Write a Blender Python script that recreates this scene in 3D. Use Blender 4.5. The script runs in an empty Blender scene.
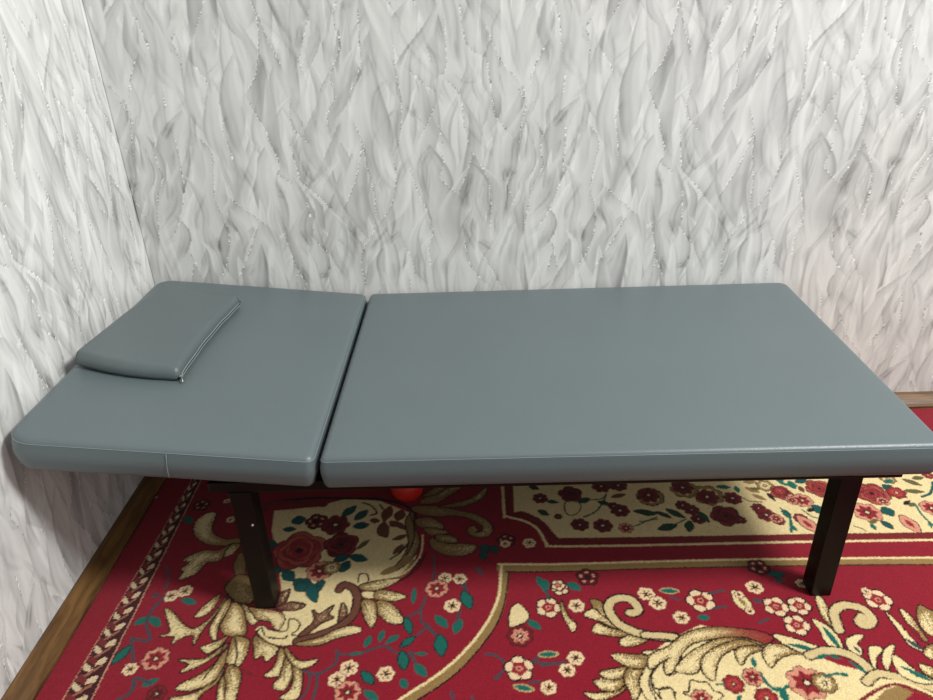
import bpy, bmesh, math, random
import numpy as np
from mathutils import Matrix, Vector
# ------------------------------------------------------------ camera, light
sc = bpy.context.scene
AMB0, AMB1 = .10, .82   # dim and bright side of the room around
COL = sc.collection
cam = bpy.data.cameras.new('camera'); cam.lens = 36*719.11/933; cam.sensor_width = 36; cam.clip_start = .02
camo = bpy.data.objects.new('camera', cam); COL.objects.link(camo)
r_ = Vector((0.99944639, 0.00531709, -0.03284259)); u_ = Vector((0.0264994, 0.46965892, 0.88245016)); b_ = Vector((0.02011688, -0.88283194, 0.46925802))
M_ = Matrix((r_, u_, b_)).transposed().to_4x4(); M_.translation = Vector((1.01360304, -2.07451488, 1.34197305))
camo.matrix_world = M_; sc.camera = camo
w = bpy.data.worlds.new('World'); sc.world = w; w.use_nodes = True
wn_ = w.node_tree; bg_ = wn_.nodes['Background']; bg_.inputs[0].default_value = (1.0, .965, .93, 1)
# light returned by the rest of the room: stronger from the lamp's side (+x), weaker from the far corner
tc_ = wn_.nodes.new('ShaderNodeTexCoord'); dp_ = wn_.nodes.new('ShaderNodeVectorMath'); dp_.operation = 'DOT_PRODUCT'; dp_.inputs[1].default_value = (.75, .3, .5)
mr_ = wn_.nodes.new('ShaderNodeMapRange'); mr_.inputs['From Min'].default_value = -.6; mr_.inputs['From Max'].default_value = .9; mr_.inputs['To Min'].default_value = AMB0; mr_.inputs['To Max'].default_value = AMB1
wn_.links.new(tc_.outputs['Generated'], dp_.inputs[0]); wn_.links.new(dp_.outputs['Value'], mr_.inputs['Value']); wn_.links.new(mr_.outputs[0], bg_.inputs[1])
def area(name, loc, target, size, power, color):
    l = bpy.data.lights.new(name, 'AREA'); l.shape = 'DISK'; l.size = size; l.energy = power; l.color = color
    o = bpy.data.objects.new(name, l); COL.objects.link(o); o.location = loc
    o.rotation_euler = (Vector(target)-Vector(loc)).to_track_quat('-Z', 'Y').to_euler()
area('ceiling_lamp_light', (3.45, -1.78, 3.4), (1.2, -.6, .4), .8, 168, (1, .985, .955))
sc.view_settings.view_transform = 'Standard'; sc.view_settings.look = 'None'; sc.view_settings.gamma = 1
sc.view_settings.use_curve_mapping = False; sc.view_settings.exposure = 0.0
rng = np.random.default_rng(7); random.seed(7)

# ------------------------------------------------------------ helpers
def lin(c):
    c = np.array(c, float)/255.
    return np.where(c <= .04045, c/12.92, ((c+.055)/1.055)**2.4)
def mat(name, color, rough=.5, metal=0, spec=.5, bump=0, scale=200, var=0, detail=2, sheen=0):
    m = bpy.data.materials.new(name); m.use_nodes = True; nt = m.node_tree; b = nt.nodes['Principled BSDF']
    c = list(lin(color))+[1]
    b.inputs['Base Color'].default_value = c; b.inputs['Roughness'].default_value = rough
    b.inputs['Metallic'].default_value = metal; b.inputs['Specular IOR Level'].default_value = spec
    tc = nt.nodes.new('ShaderNodeTexCoord'); n = nt.nodes.new('ShaderNodeTexNoise')
    n.inputs['Scale'].default_value = scale; n.inputs['Detail'].default_value = detail
    nt.links.new(tc.outputs['Object'], n.inputs['Vector'])
    if bump:
        bp = nt.nodes.new('ShaderNodeBump'); bp.inputs['Strength'].default_value = bump; bp.inputs['Distance'].default_value = .002
        nt.links.new(n.outputs['Fac'], bp.inputs['Height']); nt.links.new(bp.outputs[0], b.inputs['Normal'])
    mx = nt.nodes.new('ShaderNodeMix'); mx.data_type = 'RGBA'
    mx.inputs[6].default_value = [max(0, v*(1-var)) for v in c[:3]]+[1]; mx.inputs[7].default_value = [v*(1+var) for v in c[:3]]+[1]
    n2 = nt.nodes.new('ShaderNodeTexNoise'); n2.inputs['Scale'].default_value = 6; n2.inputs['Detail'].default_value = 4
    nt.links.new(tc.outputs['Object'], n2.inputs['Vector'])
    nt.links.new(n2.outputs['Fac'], mx.inputs[0]); nt.links.new(mx.outputs[2], b.inputs['Base Color'])
    return m
def link(name, me, m, parent=None):
    o = bpy.data.objects.new(name, me); COL.objects.link(o)
    if m: me.materials.append(m)
    if parent: o.parent = parent
    return o
def obj(name, bm, m, parent=None, smooth=True):
    bmesh.ops.recalc_face_normals(bm, faces=bm.faces)
    me = bpy.data.meshes.new(name); bm.to_mesh(me); bm.free()
    if smooth: me.shade_smooth()
    return link(name, me, m, parent)
def add_box(bm, lo, hi, bev=.002, mtx=None):
    g = bmesh.ops.create_cube(bm, size=1)['verts']
    for v in g: v.co = Vector([lo[i]+(v.co[i]+.5)*(hi[i]-lo[i]) for i in range(3)])
    if bev:
        es = list({e for v in g for e in v.link_edges})
        r = bmesh.ops.bevel(bm, geom=es, offset=bev, segments=2, affect='EDGES', profile=.6)
        g = list({v for f in r['faces'] for v in f.verts}|{v for v in g if v.is_valid})
    if mtx is not None: bmesh.ops.transform(bm, matrix=mtx, verts=g)
def add_tube(bm, pts, r, seg=6, closed=False):
    pts = [Vector(p) for p in pts]; n = len(pts); rings = []
    for i, p in enumerate(pts):
        a = pts[(i-1) % n] if (closed or i) else p; b = pts[(i+1) % n] if (closed or i < n-1) else p
        d = (b-a).normalized(); s = d.cross(Vector((0, 0, 1)))
        if s.length < .1: s = d.cross(Vector((0, 1, 0)))
        s.normalize(); t = s.cross(d)
        rings.append([bm.verts.new(p+r*(math.cos(k*2*math.pi/seg)*s+math.sin(k*2*math.pi/seg)*t)) for k in range(seg)])
    for i in range(n if closed else n-1):
        A, B = rings[i], rings[(i+1) % n]
        for k in range(seg): bm.faces.new((A[k], A[(k+1) % seg], B[(k+1) % seg], B[k]))
    if not closed: bm.faces.new(rings[0]); bm.faces.new(rings[-1][::-1])
def sstep(x): x = np.clip(x, 0, 1); return x*x*(3-2*x)

# ------------------------------------------------------------ patterned surfaces: one mesh with a colour per point
def grid_mesh(name, P, colors, m, skirt):
    """P: (H,W,3) points, colors (H,W,3), skirt: offset for the thickness behind the visible face."""
    H, W = P.shape[:2]
    idx = np.arange(H*W).reshape(H, W)
    q = np.stack([idx[:-1, :-1], idx[:-1, 1:], idx[1:, 1:], idx[1:, :-1]], -1).reshape(-1, 4)
    bd = np.concatenate([idx[0, :], idx[1:, -1], idx[-1, :-1][::-1], idx[1:-1, 0][::-1]])
    V = P.reshape(-1, 3); nb = len(bd); base = H*W
    V2 = V[bd]+np.array(skirt)
    nx = np.roll(np.arange(nb), -1)
    sk = np.stack([bd, base+np.arange(nb), base+nx, bd[nx]], -1)
    cor = [base, base+W-1, base+W-1+H-1, base+W-1+H-1+W-1]
    q = np.concatenate([q, sk, np.array([cor[::-1]])]) if False else np.concatenate([q, sk])
    V = np.concatenate([V, V2]); C = np.concatenate([colors.reshape(-1, 3), colors.reshape(-1, 3)[bd]])
    me = bpy.data.meshes.new(name)
    me.vertices.add(len(V)); me.vertices.foreach_set('co', V.astype(np.float32).ravel())
    me.loops.add(q.size); me.loops.foreach_set('vertex_index', q.astype(np.int32).ravel())
    me.polygons.add(len(q)); me.polygons.foreach_set('loop_start', np.arange(0, q.size, 4, dtype=np.int32))
    me.update(calc_edges=True)
    a = me.color_attributes.new('pattern', 'FLOAT_COLOR', 'POINT')
    a.data.foreach_set('color', np.concatenate([C, np.ones((len(C), 1))], 1).astype(np.float32).ravel())
    me.validate()
    return link(name, me, m)
def pattern_mat(name, rough, bump, scale, dist, spec=.3, sheen=0, hgt=0):
    m = bpy.data.materials.new(name); m.use_nodes = True; nt = m.node_tree; b = nt.nodes['Principled BSDF']
    b.inputs['Roughness'].default_value = rough; b.inputs['Specular IOR Level'].default_value = spec
    at = nt.nodes.new('ShaderNodeAttribute'); at.attribute_name = 'pattern'
    tc = nt.nodes.new('ShaderNodeTexCoord'); n = nt.nodes.new('ShaderNodeTexNoise'); n.inputs['Scale'].default_value = scale
    n.inputs['Detail'].default_value = 3
    nt.links.new(tc.outputs['Object'], n.inputs['Vector'])
    mr = nt.nodes.new('ShaderNodeMapRange'); mr.inputs['To Min'].default_value = 1-.3*bump; mr.inputs['To Max'].default_value = 1+.3*bump
    nt.links.new(n.outputs['Fac'], mr.inputs['Value'])
    vm = nt.nodes.new('ShaderNodeVectorMath'); vm.operation = 'SCALE'
    nt.links.new(at.outputs['Color'], vm.inputs[0]); nt.links.new(mr.outputs[0], vm.inputs['Scale'])
    nt.links.new(vm.outputs[0], b.inputs['Base Color'])
    bp = nt.nodes.new('ShaderNodeBump'); bp.inputs['Strength'].default_value = bump; bp.inputs['Distance'].default_value = dist
    nt.links.new(n.outputs['Fac'], bp.inputs['Height']); nt.links.new(bp.outputs[0], b.inputs['Normal'])
    if sheen: b.inputs['Sheen Weight'].default_value = sheen
    return m
def smooth_pts(P, closed, k=5):
    P = np.array(P, float); n = len(P)
    if n < 3: return P
    o = []
    for i in range(n if closed else n-1):
        if closed: a, b, c, d = P[i-1], P[i], P[(i+1) % n], P[(i+2) % n]
        else: a, b, c, d = P[max(i-1, 0)], P[i], P[i+1], P[min(i+2, n-1)]
        for t in np.arange(k)/k:
            o.append(.5*((2*b)+(c-a)*t+(2*a-5*b+4*c-d)*t*t+(3*b-a-3*c+d)*t**3))
    if not closed: o.append(P[-1])
    return np.array(o)
class Canvas:
    def __init__(s, x0, x1, y0, y1, res, jit, bg):
        s.x0, s.y0, s.res = x0, y0, res
        s.W = int((x1-x0)/res)+1; s.H = int((y1-y0)/res)+1
        X, Y = np.meshgrid(x0+np.arange(s.W)*res, y0+np.arange(s.H)*res)
        s.PX, s.PY = X, Y
        s.X = X+rng.normal(0, jit, X.shape); s.Y = Y+rng.normal(0, jit, X.shape)
        s.N = rng.random(X.shape)
        s.c = np.zeros((s.H, s.W, 3))+np.array(bg)
    def win(s, P, m):
        P = np.array(P, float)
        a = max(0, int((P[:, 0].min()-m-s.x0)/s.res)); b = min(s.W, int((P[:, 0].max()+m-s.x0)/s.res)+2)
        c = max(0, int((P[:, 1].min()-m-s.y0)/s.res)); d = min(s.H, int((P[:, 1].max()+m-s.y0)/s.res)+2)
        return (slice(c, d), slice(a, b)) if a < b and c < d else None
    def blend(s, wn, al, col):
        al = np.clip(al, 0, 1)[..., None]; s.c[wn] = s.c[wn]*(1-al)+np.asarray(col)*al
    def sdf(s, wn, P):
        X, Y = s.X[wn], s.Y[wn]; D = np.full(X.shape, 1e9); ins = np.zeros(X.shape, bool)
        for i in range(len(P)):
            ax, ay = P[i-1]; bx, by = P[i]; dx, dy = bx-ax, by-ay; L = dx*dx+dy*dy+1e-9
            t = np.clip(((X-ax)*dx+(Y-ay)*dy)/L, 0, 1); D = np.minimum(D, (X-ax-t*dx)**2+(Y-ay-t*dy)**2)
            if abs(dy) > 1e-9:
                ins ^= ((ay > Y) != (by > Y)) & (X < dx*(Y-ay)/dy+ax)
        D = np.sqrt(D); return np.where(ins, D, -D)
    def line(s, wn, P):
        X, Y = s.X[wn], s.Y[wn]; D = np.full(X.shape, 1e9); T = np.zeros(X.shape); SG = np.zeros(X.shape); n = len(P)-1
        for i in range(n):
            ax, ay = P[i]; bx, by = P[i+1]; dx, dy = bx-ax, by-ay; L = dx*dx+dy*dy+1e-9
            t = np.clip(((X-ax)*dx+(Y-ay)*dy)/L, 0, 1); d = (X-ax-t*dx)**2+(Y-ay-t*dy)**2
            u = d < D; D = np.where(u, d, D); T = np.where(u, (i+t)/n, T); SG = np.where(u, np.sign(dx*(Y-ay)-dy*(X-ax)), SG)
        return np.sqrt(D), T, SG

CARPET=[
('C',[(1097,-395),(1094,-518),(1137,-536),(1182,-582),(1201,-632),(1367,-632),(1576,-632),(1837,-633),(2198,-636),(2430,-228),(1698,-197),(1109,-173)],'cream'),
('C',[(415,-491),(532,-478),(610,-446),(713,-458),(806,-513),(835,-613),(828,-715),(783,-755),(714,-779),(687,-798),(686,-860),(659,-912),(629,-939),(573,-946),(540,-951),(522,-894),(526,-850),(516,-819),(472,-684),(428,-570)],'cream'),
('C',[(1291,-1137),(1366,-995),(1415,-957),(1497,-917),(1580,-939),(1628,-962),(1646,-1001),(1694,-990),(1763,-1029),(1813,-1048),(1877,-1073),(1837,-1091),(1770,-1146)],'cream'),
('S',[(789,-1140),(847,-1092),(895,-1056),(942,-1014),(984,-961),(1020,-905),(1042,-850),(1051,-802),(1057,-756),(1059,-732),(1061,-730),(1198,-731),(1399,-730),(1599,-729),(1798,-730),(1971,-732),(2166,-736)],24,'tan'),
('S',[(780,-1131),(838,-1084),(887,-1048),(934,-1006),(975,-956),(1011,-899),(1033,-846),(1044,-802),(1048,-752),(1052,-718),(1056,-716),(1199,-719),(1402,-717),(1603,-716),(1803,-718),(1976,-720),(2173,-724)],7,'cream'),
('S',[(798,-1148),(856,-1101),(904,-1066),(951,-1024),(993,-970),(1030,-911),(1051,-853),(1061,-802),(1067,-759),(1069,-743),(1074,-742),(1197,-744),(1397,-741),(1596,-740),(1793,-741),(1965,-743),(2159,-747)],4,'dark'),
('S',[(1085,-367),(1078,-525),(1116,-529),(1160,-566),(1184,-613),(1199,-640),(1200,-638),(1365,-640),(1574,-641),(1833,-642),(2218,-646)],26,'maroon'),
('S',[(1066,-385),(1066,-528),(1068,-532),(1087,-542),(1123,-558),(1154,-589),(1172,-645),(1189,-655),(1362,-658),(1569,-658),(1827,-658),(2209,-661)],8,'cream'),
('S',[(389,-488),(395,-454),(511,-439),(612,-443),(712,-450),(799,-490),(835,-569)],10,'dark'),
('S',[(375,-491),(397,-462),(516,-462),(551,-467)],26,'maroon'),
('R',[(545,-539)],29,'dark'),
('F',[(600,-555)],39,'dark'),
('O',[(521,-651)],71,'rose'),
('O',[(629,-632)],46,'dkrose'),
('L',[(475,-537),(512,-528)],34,'teal'),
('L',[(459,-568),(492,-569)],16,'teal'),
('L',[(614,-520),(646,-478)],25,'teal'),
('L',[(652,-536),(681,-497)],25,'teal'),
('L',[(651,-563),(693,-556)],25,'teal'),
('L',[(619,-691),(656,-674),(705,-691)],25,'teal'),
('L',[(643,-731),(659,-693)],25,'teal'),
('L',[(671,-653),(703,-615)],16,'olive'),
('L',[(496,-721),(528,-757)],30,'teal'),
('L',[(530,-754),(580,-789)],40,'teal'),
('L',[(578,-800),(602,-767)],29,'teal'),
('L',[(422,-620),(457,-630)],24,'teal'),
('L',[(462,-714),(493,-724)],18,'teal'),
('L',[(565,-761),(599,-828)],29,'teal'),
('L',[(540,-789),(566,-767)],30,'teal'),
('L',[(591,-773),(608,-762)],24,'teal'),
('F',[(588,-726)],34,'pink'),
('F',[(618,-715)],23,'creamf'),
('L',[(720,-565),(750,-610)],33,'brown'),
('L',[(693,-537),(722,-545)],22,'brown'),
('L',[(765,-546),(797,-581)],19,'brown'),
('L',[(744,-738),(811,-706)],15,'brown'),
('L',[(763,-620),(803,-598)],16,'brown'),
('L',[(770,-671),(806,-641)],16,'brown'),
('S',[(664,-464),(691,-479),(709,-509),(691,-519)],5,'dark'),
('S',[(714,-473),(739,-524),(733,-552)],5,'dark'),
('S',[(799,-547),(812,-602),(794,-659),(765,-689)],5,'dark'),
('S',[(722,-773),(773,-763),(809,-735),(828,-697)],12,'tan'),
('S',[(715,-781),(774,-775),(818,-744),(842,-692)],4,'dark'),
('S',[(692,-767),(692,-741),(709,-739),(718,-759),(712,-773)],4,'dark'),
('G',[(794,-547),(810,-512),(819,-569),(837,-629),(819,-691),(786,-726),(753,-740),(781,-714),(800,-678),(809,-628)],'dull'),
('L',[(745,-481),(732,-545),(738,-606)],33,'brown'),
('L',[(780,-497),(770,-546),(753,-566)],33,'brown'),
('L',[(763,-617),(799,-608)],16,'brown'),
('L',[(770,-671),(796,-634)],16,'brown'),
('L',[(744,-742),(794,-714),(822,-679)],23,'tan'),
('S',[(801,-512),(819,-569),(819,-635),(804,-678)],4,'dark'),
('S',[(746,-760),(797,-744),(825,-715),(844,-667),(844,-603)],5,'cream'),
('S',[(748,-774),(802,-761),(838,-722),(857,-667)],4,'dark'),
('G',[(808,-487),(876,-486),(935,-506),(988,-525),(1025,-561),(1031,-595),(1010,-615),(978,-610),(964,-587),(978,-570),(992,-584),(987,-597),(1001,-594),(1006,-574),(978,-546),(931,-527),(878,-529),(825,-513)],'dull'),  # scroll beneath the couch: dull gold with the couch's shade painted in
('G',[(886,-489),(934,-473),(978,-452),(1019,-407),(1008,-453),(959,-485),(920,-491)],'dull'),
('G',[(827,-469),(869,-425),(918,-395),(948,-400),(909,-442),(876,-471)],'dull'),
('G',[(835,-439),(873,-402),(908,-391),(874,-433)],'dull'),
('G',[(822,-541),(864,-535),(899,-571),(871,-584),(833,-569)],'dull'),
('G',[(847,-576),(885,-581),(913,-595),(867,-604)],'dull'),
('G',[(868,-617),(915,-638),(951,-639),(987,-646),(978,-671),(942,-682),(902,-675),(870,-649)],'dull'),
('G',[(881,-604),(923,-609),(937,-632),(891,-627)],'dull'),
('R',[(1067,-629)],23,'dark'),
('L',[(996,-659),(1023,-653),(1045,-670)],25,'teal'),
('L',[(1000,-696),(1014,-666)],20,'teal'),
('L',[(987,-720),(1003,-752)],12,'slate'),
('L',[(948,-776),(961,-793)],12,'slate'),
('S',[(876,-680),(882,-729),(876,-774)],5,'slate'),
('W',[(909,-758)],18),
('W',[(946,-762)],18),
('F',[(891,-792)],28,'pink'),
('W',[(1127,-641)],18),
('G',[(347,-601),(310,-603),(270,-579),(254,-544),(252,-501),(228,-493),(205,-528),(217,-577),(252,-611),(298,-626),(352,-618)]),
('G',[(334,-620),(304,-645),(263,-644),(223,-674),(241,-687),(227,-711),(238,-717),(236,-746),(272,-724),(286,-688),(316,-683),(325,-652)]),
('G',[(352,-621),(331,-627),(326,-665),(345,-659),(356,-634)]),
('R',[(197,-459)],23,'dark'),
('L',[(166,-506),(195,-535)],23,'green'),
('W',[(266,-443)],10),
('W',[(301,-524)],13),
('W',[(44,-420)],7),
('S',[(182,-697),(205,-734),(211,-774)],6,'slate'),
('G',[(366,-653),(362,-702),(377,-738),(361,-772),(420,-796),(434,-785),(420,-751),(396,-727),(390,-691)],'dull'),
('G',[(366,-762),(366,-784),(400,-818),(436,-827),(443,-808),(424,-752),(384,-733)],'dull'),
('G',[(356,-798),(354,-833),(342,-859),(317,-866),(326,-837),(340,-814)]),
('G',[(375,-798),(365,-854),(348,-904),(340,-945),(334,-921),(314,-920),(290,-941),(288,-922),(253,-919),(273,-907),(235,-840),(261,-854),(293,-885),(323,-901),(346,-884),(361,-854)]),
('G',[(385,-812),(390,-849),(380,-890),(388,-934),(375,-924),(364,-902),(368,-864),(373,-828)]),
('G',[(420,-829),(438,-866),(462,-892),(469,-872),(445,-846)]),
('G',[(440,-840),(474,-846),(518,-858),(533,-878),(529,-901),(522,-908),(500,-883),(470,-877),(452,-856)]),
('G',[(397,-823),(390,-870),(388,-895),(403,-917),(431,-925),(452,-916),(441,-881),(424,-845)],'round'),
('G',[(413,-925),(398,-934),(368,-950),(361,-955),(382,-971),(394,-958),(401,-955)]),
('G',[(419,-944),(406,-972),(373,-1002),(337,-1019),(349,-998),(323,-986),(356,-987),(382,-983),(405,-958)]),
('G',[(430,-1012),(425,-1047),(406,-1067),(390,-1095),(361,-1095),(338,-1082),(362,-1078),(391,-1067),(417,-1042)]),
('G',[(425,-958),(428,-995),(417,-1042),(382,-1062),(345,-1062),(348,-1049),(378,-1029),(404,-1003),(415,-976)]),
('G',[(428,-928),(428,-968),(432,-995),(451,-1008),(464,-1000),(469,-978),(467,-940),(448,-928)]),
('G',[(435,-1030),(433,-1063),(445,-1096),(461,-1096),(451,-1064)]),
('G',[(439,-1004),(439,-1030),(448,-1047),(459,-1096),(477,-1097),(476,-1068),(473,-1031),(459,-1009)]),
('L',[(472,-1013),(504,-1033)],9,'maroon'),
('G',[(475,-926),(497,-936),(534,-956),(534,-974),(520,-994),(508,-978),(493,-987),(484,-960)]),
('G',[(474,-907),(487,-897),(507,-910),(547,-913),(548,-879),(570,-889),(570,-909),(558,-923),(600,-939),(579,-948),(540,-952),(505,-937)],'pale'),
('S',[(476,-917),(485,-902),(503,-927),(544,-933),(550,-926)],4,'dark'),
('G',[(511,-842),(506,-804),(525,-786),(525,-816),(521,-832)],'brn'),
('G',[(507,-844),(536,-827),(573,-836),(550,-851)],'brn'),
('G',[(543,-961),(542,-1006),(526,-1032),(552,-1032),(559,-1015),(559,-980)]),
('G',[(563,-980),(560,-1032),(551,-1057),(575,-1066),(586,-1033),(577,-993)]),
('G',[(577,-993),(590,-1033),(590,-1066),(572,-1086),(609,-1087),(608,-1033),(590,-998)]),
('G',[(554,-959),(584,-989),(604,-996),(634,-992),(615,-1012),(592,-1011),(568,-989)]),
('G',[(578,-924),(606,-885),(596,-854),(614,-865),(643,-840),(635,-866),(649,-876),(623,-891),(593,-924)],'brn'),
('G',[(665,-902),(662,-835),(678,-856),(674,-882)],'brn'),
('S',[(649,-790),(657,-774),(684,-787),(699,-825),(693,-872),(662,-906),(625,-925),(577,-942)],24,'dark'),
('S',[(649,-790),(657,-774),(684,-787),(699,-825),(693,-872),(662,-906),(625,-925),(577,-942)],17,'brown'),
('G',[(575,-950),(627,-953),(667,-935),(719,-917),(701,-902),(663,-911),(634,-930)]),
('G',[(707,-799),(737,-799),(739,-818),(714,-815)],'pale'),
('G',[(700,-776),(754,-761),(796,-759),(765,-783),(740,-794),(711,-793)]),
('G',[(741,-799),(766,-795),(816,-815),(786,-828),(744,-821)]),
('G',[(747,-829),(783,-838),(816,-890),(784,-894),(753,-863)]),
('G',[(711,-826),(741,-832),(750,-873),(744,-906),(721,-873)]),
('S',[(672,-968),(681,-978),(724,-978),(760,-963),(783,-961),(812,-980),(850,-981)],6,'slate'),
('S',[(675,-977),(674,-1004),(641,-1028),(609,-1020)],6,'slate'),
('S',[(641,-1030),(644,-1055),(642,-1092)],6,'slate'),
('S',[(864,-819),(854,-855),(823,-880)],6,'slate'),
('S',[(854,-861),(860,-896),(873,-904),(851,-930)],6,'slate'),
('S',[(838,-976),(852,-1004)],6,'slate'),
('S',[(873,-904),(898,-936)],5,'slate'),
('S',[(625,-1025),(626,-1067),(616,-1087)],5,'slate'),
('L',[(835,-788),(834,-839)],14,'green'),
('L',[(821,-880),(835,-925)],17,'greeno'),
('L',[(845,-935),(816,-962)],15,'greeno'),
('L',[(820,-974),(829,-1021)],22,'greeno'),
('L',[(772,-914),(766,-949)],15,'green'),
('L',[(744,-929),(734,-963)],16,'green'),
('L',[(809,-929),(780,-953)],16,'green'),
('L',[(701,-980),(735,-976)],9,'green'),
('L',[(848,-981),(878,-982)],10,'green'),
('L',[(850,-1006),(878,-1041)],22,'green'),
('L',[(737,-1025),(765,-1055)],18,'greeno'),
('L',[(823,-1044),(838,-1069)],18,'green'),
('L',[(746,-1071),(781,-1094)],19,'green'),
('W',[(707,-1015)],21),
('W',[(685,-1044)],20),
('W',[(789,-1032)],20),
('F',[(713,-1075)],29,'pink'),
('W',[(235,-799)],19),
('W',[(264,-784)],19),
('W',[(221,-1008)],17),
('F',[(268,-982)],31,'pink'),
('F',[(305,-1071)],21,'dark'),
('L',[(264,-810),(306,-825)],20,'green'),
('L',[(177,-886),(207,-863)],22,'green'),
('L',[(207,-863),(245,-892)],22,'green'),
('L',[(175,-992),(195,-946)],21,'greeno'),
('L',[(264,-1052),(296,-1033)],17,'green'),
('L',[(188,-804),(201,-788)],14,'slate'),
('S',[(219,-797),(204,-845),(208,-886),(234,-931),(188,-925)],7,'slate'),
('S',[(189,-927),(219,-986)],7,'slate'),
('S',[(279,-1044),(241,-1032),(248,-1064),(225,-1084)],7,'slate'),
('S',[(246,-1064),(249,-1043)],6,'slate'),
('S',[(959,-777),(962,-805)],6,'slate'),
('S',[(948,-863),(940,-891)],6,'slate'),
('S',[(869,-904),(896,-936)],6,'slate'),
('S',[(1006,-985),(1029,-990),(1047,-1008)],6,'slate'),
('S',[(1027,-1048),(1046,-1025)],6,'slate'),
('S',[(1111,-1005),(1127,-992)],6,'slate'),
('S',[(1129,-1018),(1161,-1012)],6,'slate'),
('S',[(933,-1077),(937,-1097)],5,'slate'),
('S',[(976,-1090),(979,-1098)],5,'slate'),
('W',[(929,-847)],21),
('F',[(890,-792)],29,'pink'),
('L',[(955,-802),(972,-856)],25,'greeno'),
('L',[(889,-874),(920,-911)],23,'green'),
('L',[(951,-886),(935,-930)],23,'green'),
('L',[(902,-931),(909,-987)],28,'greeno'),
('L',[(1157,-769),(1153,-810)],22,'green'),
('L',[(1104,-894),(1135,-920)],20,'green'),
('L',[(1123,-990),(1165,-988)],13,'greenc'),
('L',[(1065,-1067),(1104,-1076)],13,'greenc'),
('R',[(1157,-858)],29,'white'),
('R',[(1191,-800)],20,'white'),
('R',[(1078,-1024)],31,'white'),
('G',[(1063,-911),(1069,-861),(1087,-846),(1107,-872),(1104,-892),(1087,-904)],'pale'),
('F',[(1085,-938)],30,'bud'),
('W',[(1137,-1072)],18),
('W',[(1224,-854)],20),
('W',[(1203,-1000)],19),
('W',[(1181,-1030)],18),
('W',[(1137,-1072)],18),
('W',[(1395,-822)],21),
('W',[(1416,-851)],21),
('W',[(1460,-895)],20),
('L',[(1210,-781),(1240,-807)],22,'green'),
('L',[(1430,-812),(1474,-816)],12,'green'),
('S',[(1451,-834),(1469,-842)],5,'slate'),
('G',[(1189,-838),(1200,-884),(1215,-909),(1206,-929),(1197,-909),(1187,-879)]),
('R',[(1187,-789)],16,'white'),
('G',[(1291,-866),(1305,-921),(1273,-901),(1263,-860),(1261,-837),(1282,-843)]),
('G',[(1334,-931),(1298,-919),(1273,-901),(1238,-883),(1263,-865),(1283,-891)]),
('G',[(1333,-936),(1312,-945),(1279,-940),(1251,-930),(1264,-908),(1289,-921)]),
('G',[(1378,-942),(1368,-956),(1342,-969),(1315,-971),(1306,-959),(1332,-941)]),
('S',[(1345,-878),(1355,-878),(1367,-868),(1356,-839),(1325,-833),(1298,-856),(1305,-897),(1335,-927),(1378,-944),(1434,-950)],28,'dark'),
('S',[(1345,-878),(1355,-878),(1366,-868),(1356,-840),(1325,-834),(1299,-856),(1305,-897),(1335,-927),(1378,-944),(1434,-950)],19,'gold'),
('S',[(1366,-942),(1408,-945),(1433,-950)],24,'dark'),
('S',[(1366,-942),(1408,-945),(1433,-950)],16,'gold'),
('G',[(1300,-1072),(1275,-1092),(1234,-1103),(1210,-1086),(1233,-1087),(1269,-1084)]),
('G',[(1299,-1055),(1280,-1080),(1248,-1079),(1235,-1058),(1260,-1053)]),
('G',[(1312,-1026),(1297,-1049),(1267,-1053),(1250,-1038),(1278,-1030)]),
('G',[(1316,-1026),(1299,-1055),(1305,-1084),(1311,-1104),(1327,-1081),(1327,-1060),(1344,-1031)]),
('G',[(1361,-1005),(1345,-1027),(1313,-1024),(1284,-999),(1293,-991),(1326,-994),(1352,-996)]),
('G',[(1441,-953),(1408,-980),(1353,-987),(1365,-1001),(1342,-1040),(1330,-1064),(1337,-1101),(1353,-1105),(1346,-1073),(1357,-1040),(1390,-1006),(1433,-989)],'pale'),
('S',[(1407,-998),(1365,-1036),(1353,-1073),(1365,-1101)],4,'dark'),
('S',[(1365,-1101),(1367,-1081),(1388,-1076),(1399,-1090)],4,'dark'),
('S',[(1392,-1015),(1392,-1045),(1412,-1037)],4,'dark'),
('G',[(1433,-989),(1404,-1011),(1390,-1023),(1392,-1045),(1408,-1041),(1424,-1024)]),
('G',[(1648,-957),(1625,-938),(1581,-930),(1537,-924),(1485,-930),(1445,-948),(1412,-975),(1366,-997),(1358,-1031),(1384,-1015),(1406,-1002),(1391,-1023),(1392,-1045),(1414,-1028),(1434,-994),(1467,-967),(1520,-955),(1586,-951),(1621,-971)],'redb'),
('G',[(1620,-973),(1580,-956),(1527,-957),(1480,-977),(1447,-998),(1413,-1032),(1432,-1043),(1459,-1038),(1479,-1004),(1521,-975),(1569,-967)]),
('G',[(1614,-980),(1579,-960),(1530,-973),(1489,-995),(1470,-1025),(1473,-1051),(1487,-1059),(1501,-1026),(1526,-996),(1565,-979),(1596,-977)]),
('G',[(1616,-984),(1596,-977),(1565,-981),(1552,-996),(1555,-1023),(1577,-1001),(1607,-988)]),
('G',[(1707,-999),(1684,-981),(1657,-974),(1630,-975),(1613,-993),(1610,-1011),(1617,-1032),(1639,-1011),(1674,-999)]),
('G',[(1714,-1000),(1694,-995),(1670,-979),(1655,-948),(1676,-953),(1699,-972),(1722,-982)],'pale'),
('L',[(1676,-973),(1716,-996)],10,'green'),
('G',[(1416,-1090),(1428,-1087),(1438,-1062),(1454,-1067),(1469,-1067),(1477,-1087),(1492,-1096),(1470,-1111),(1444,-1103)],'pale'),
('S',[(1384,-1015),(1360,-1040),(1356,-1073),(1368,-1081),(1391,-1078),(1395,-1102)],4,'dark'),
('F',[(1524,-1071)],22,'red'),
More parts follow.
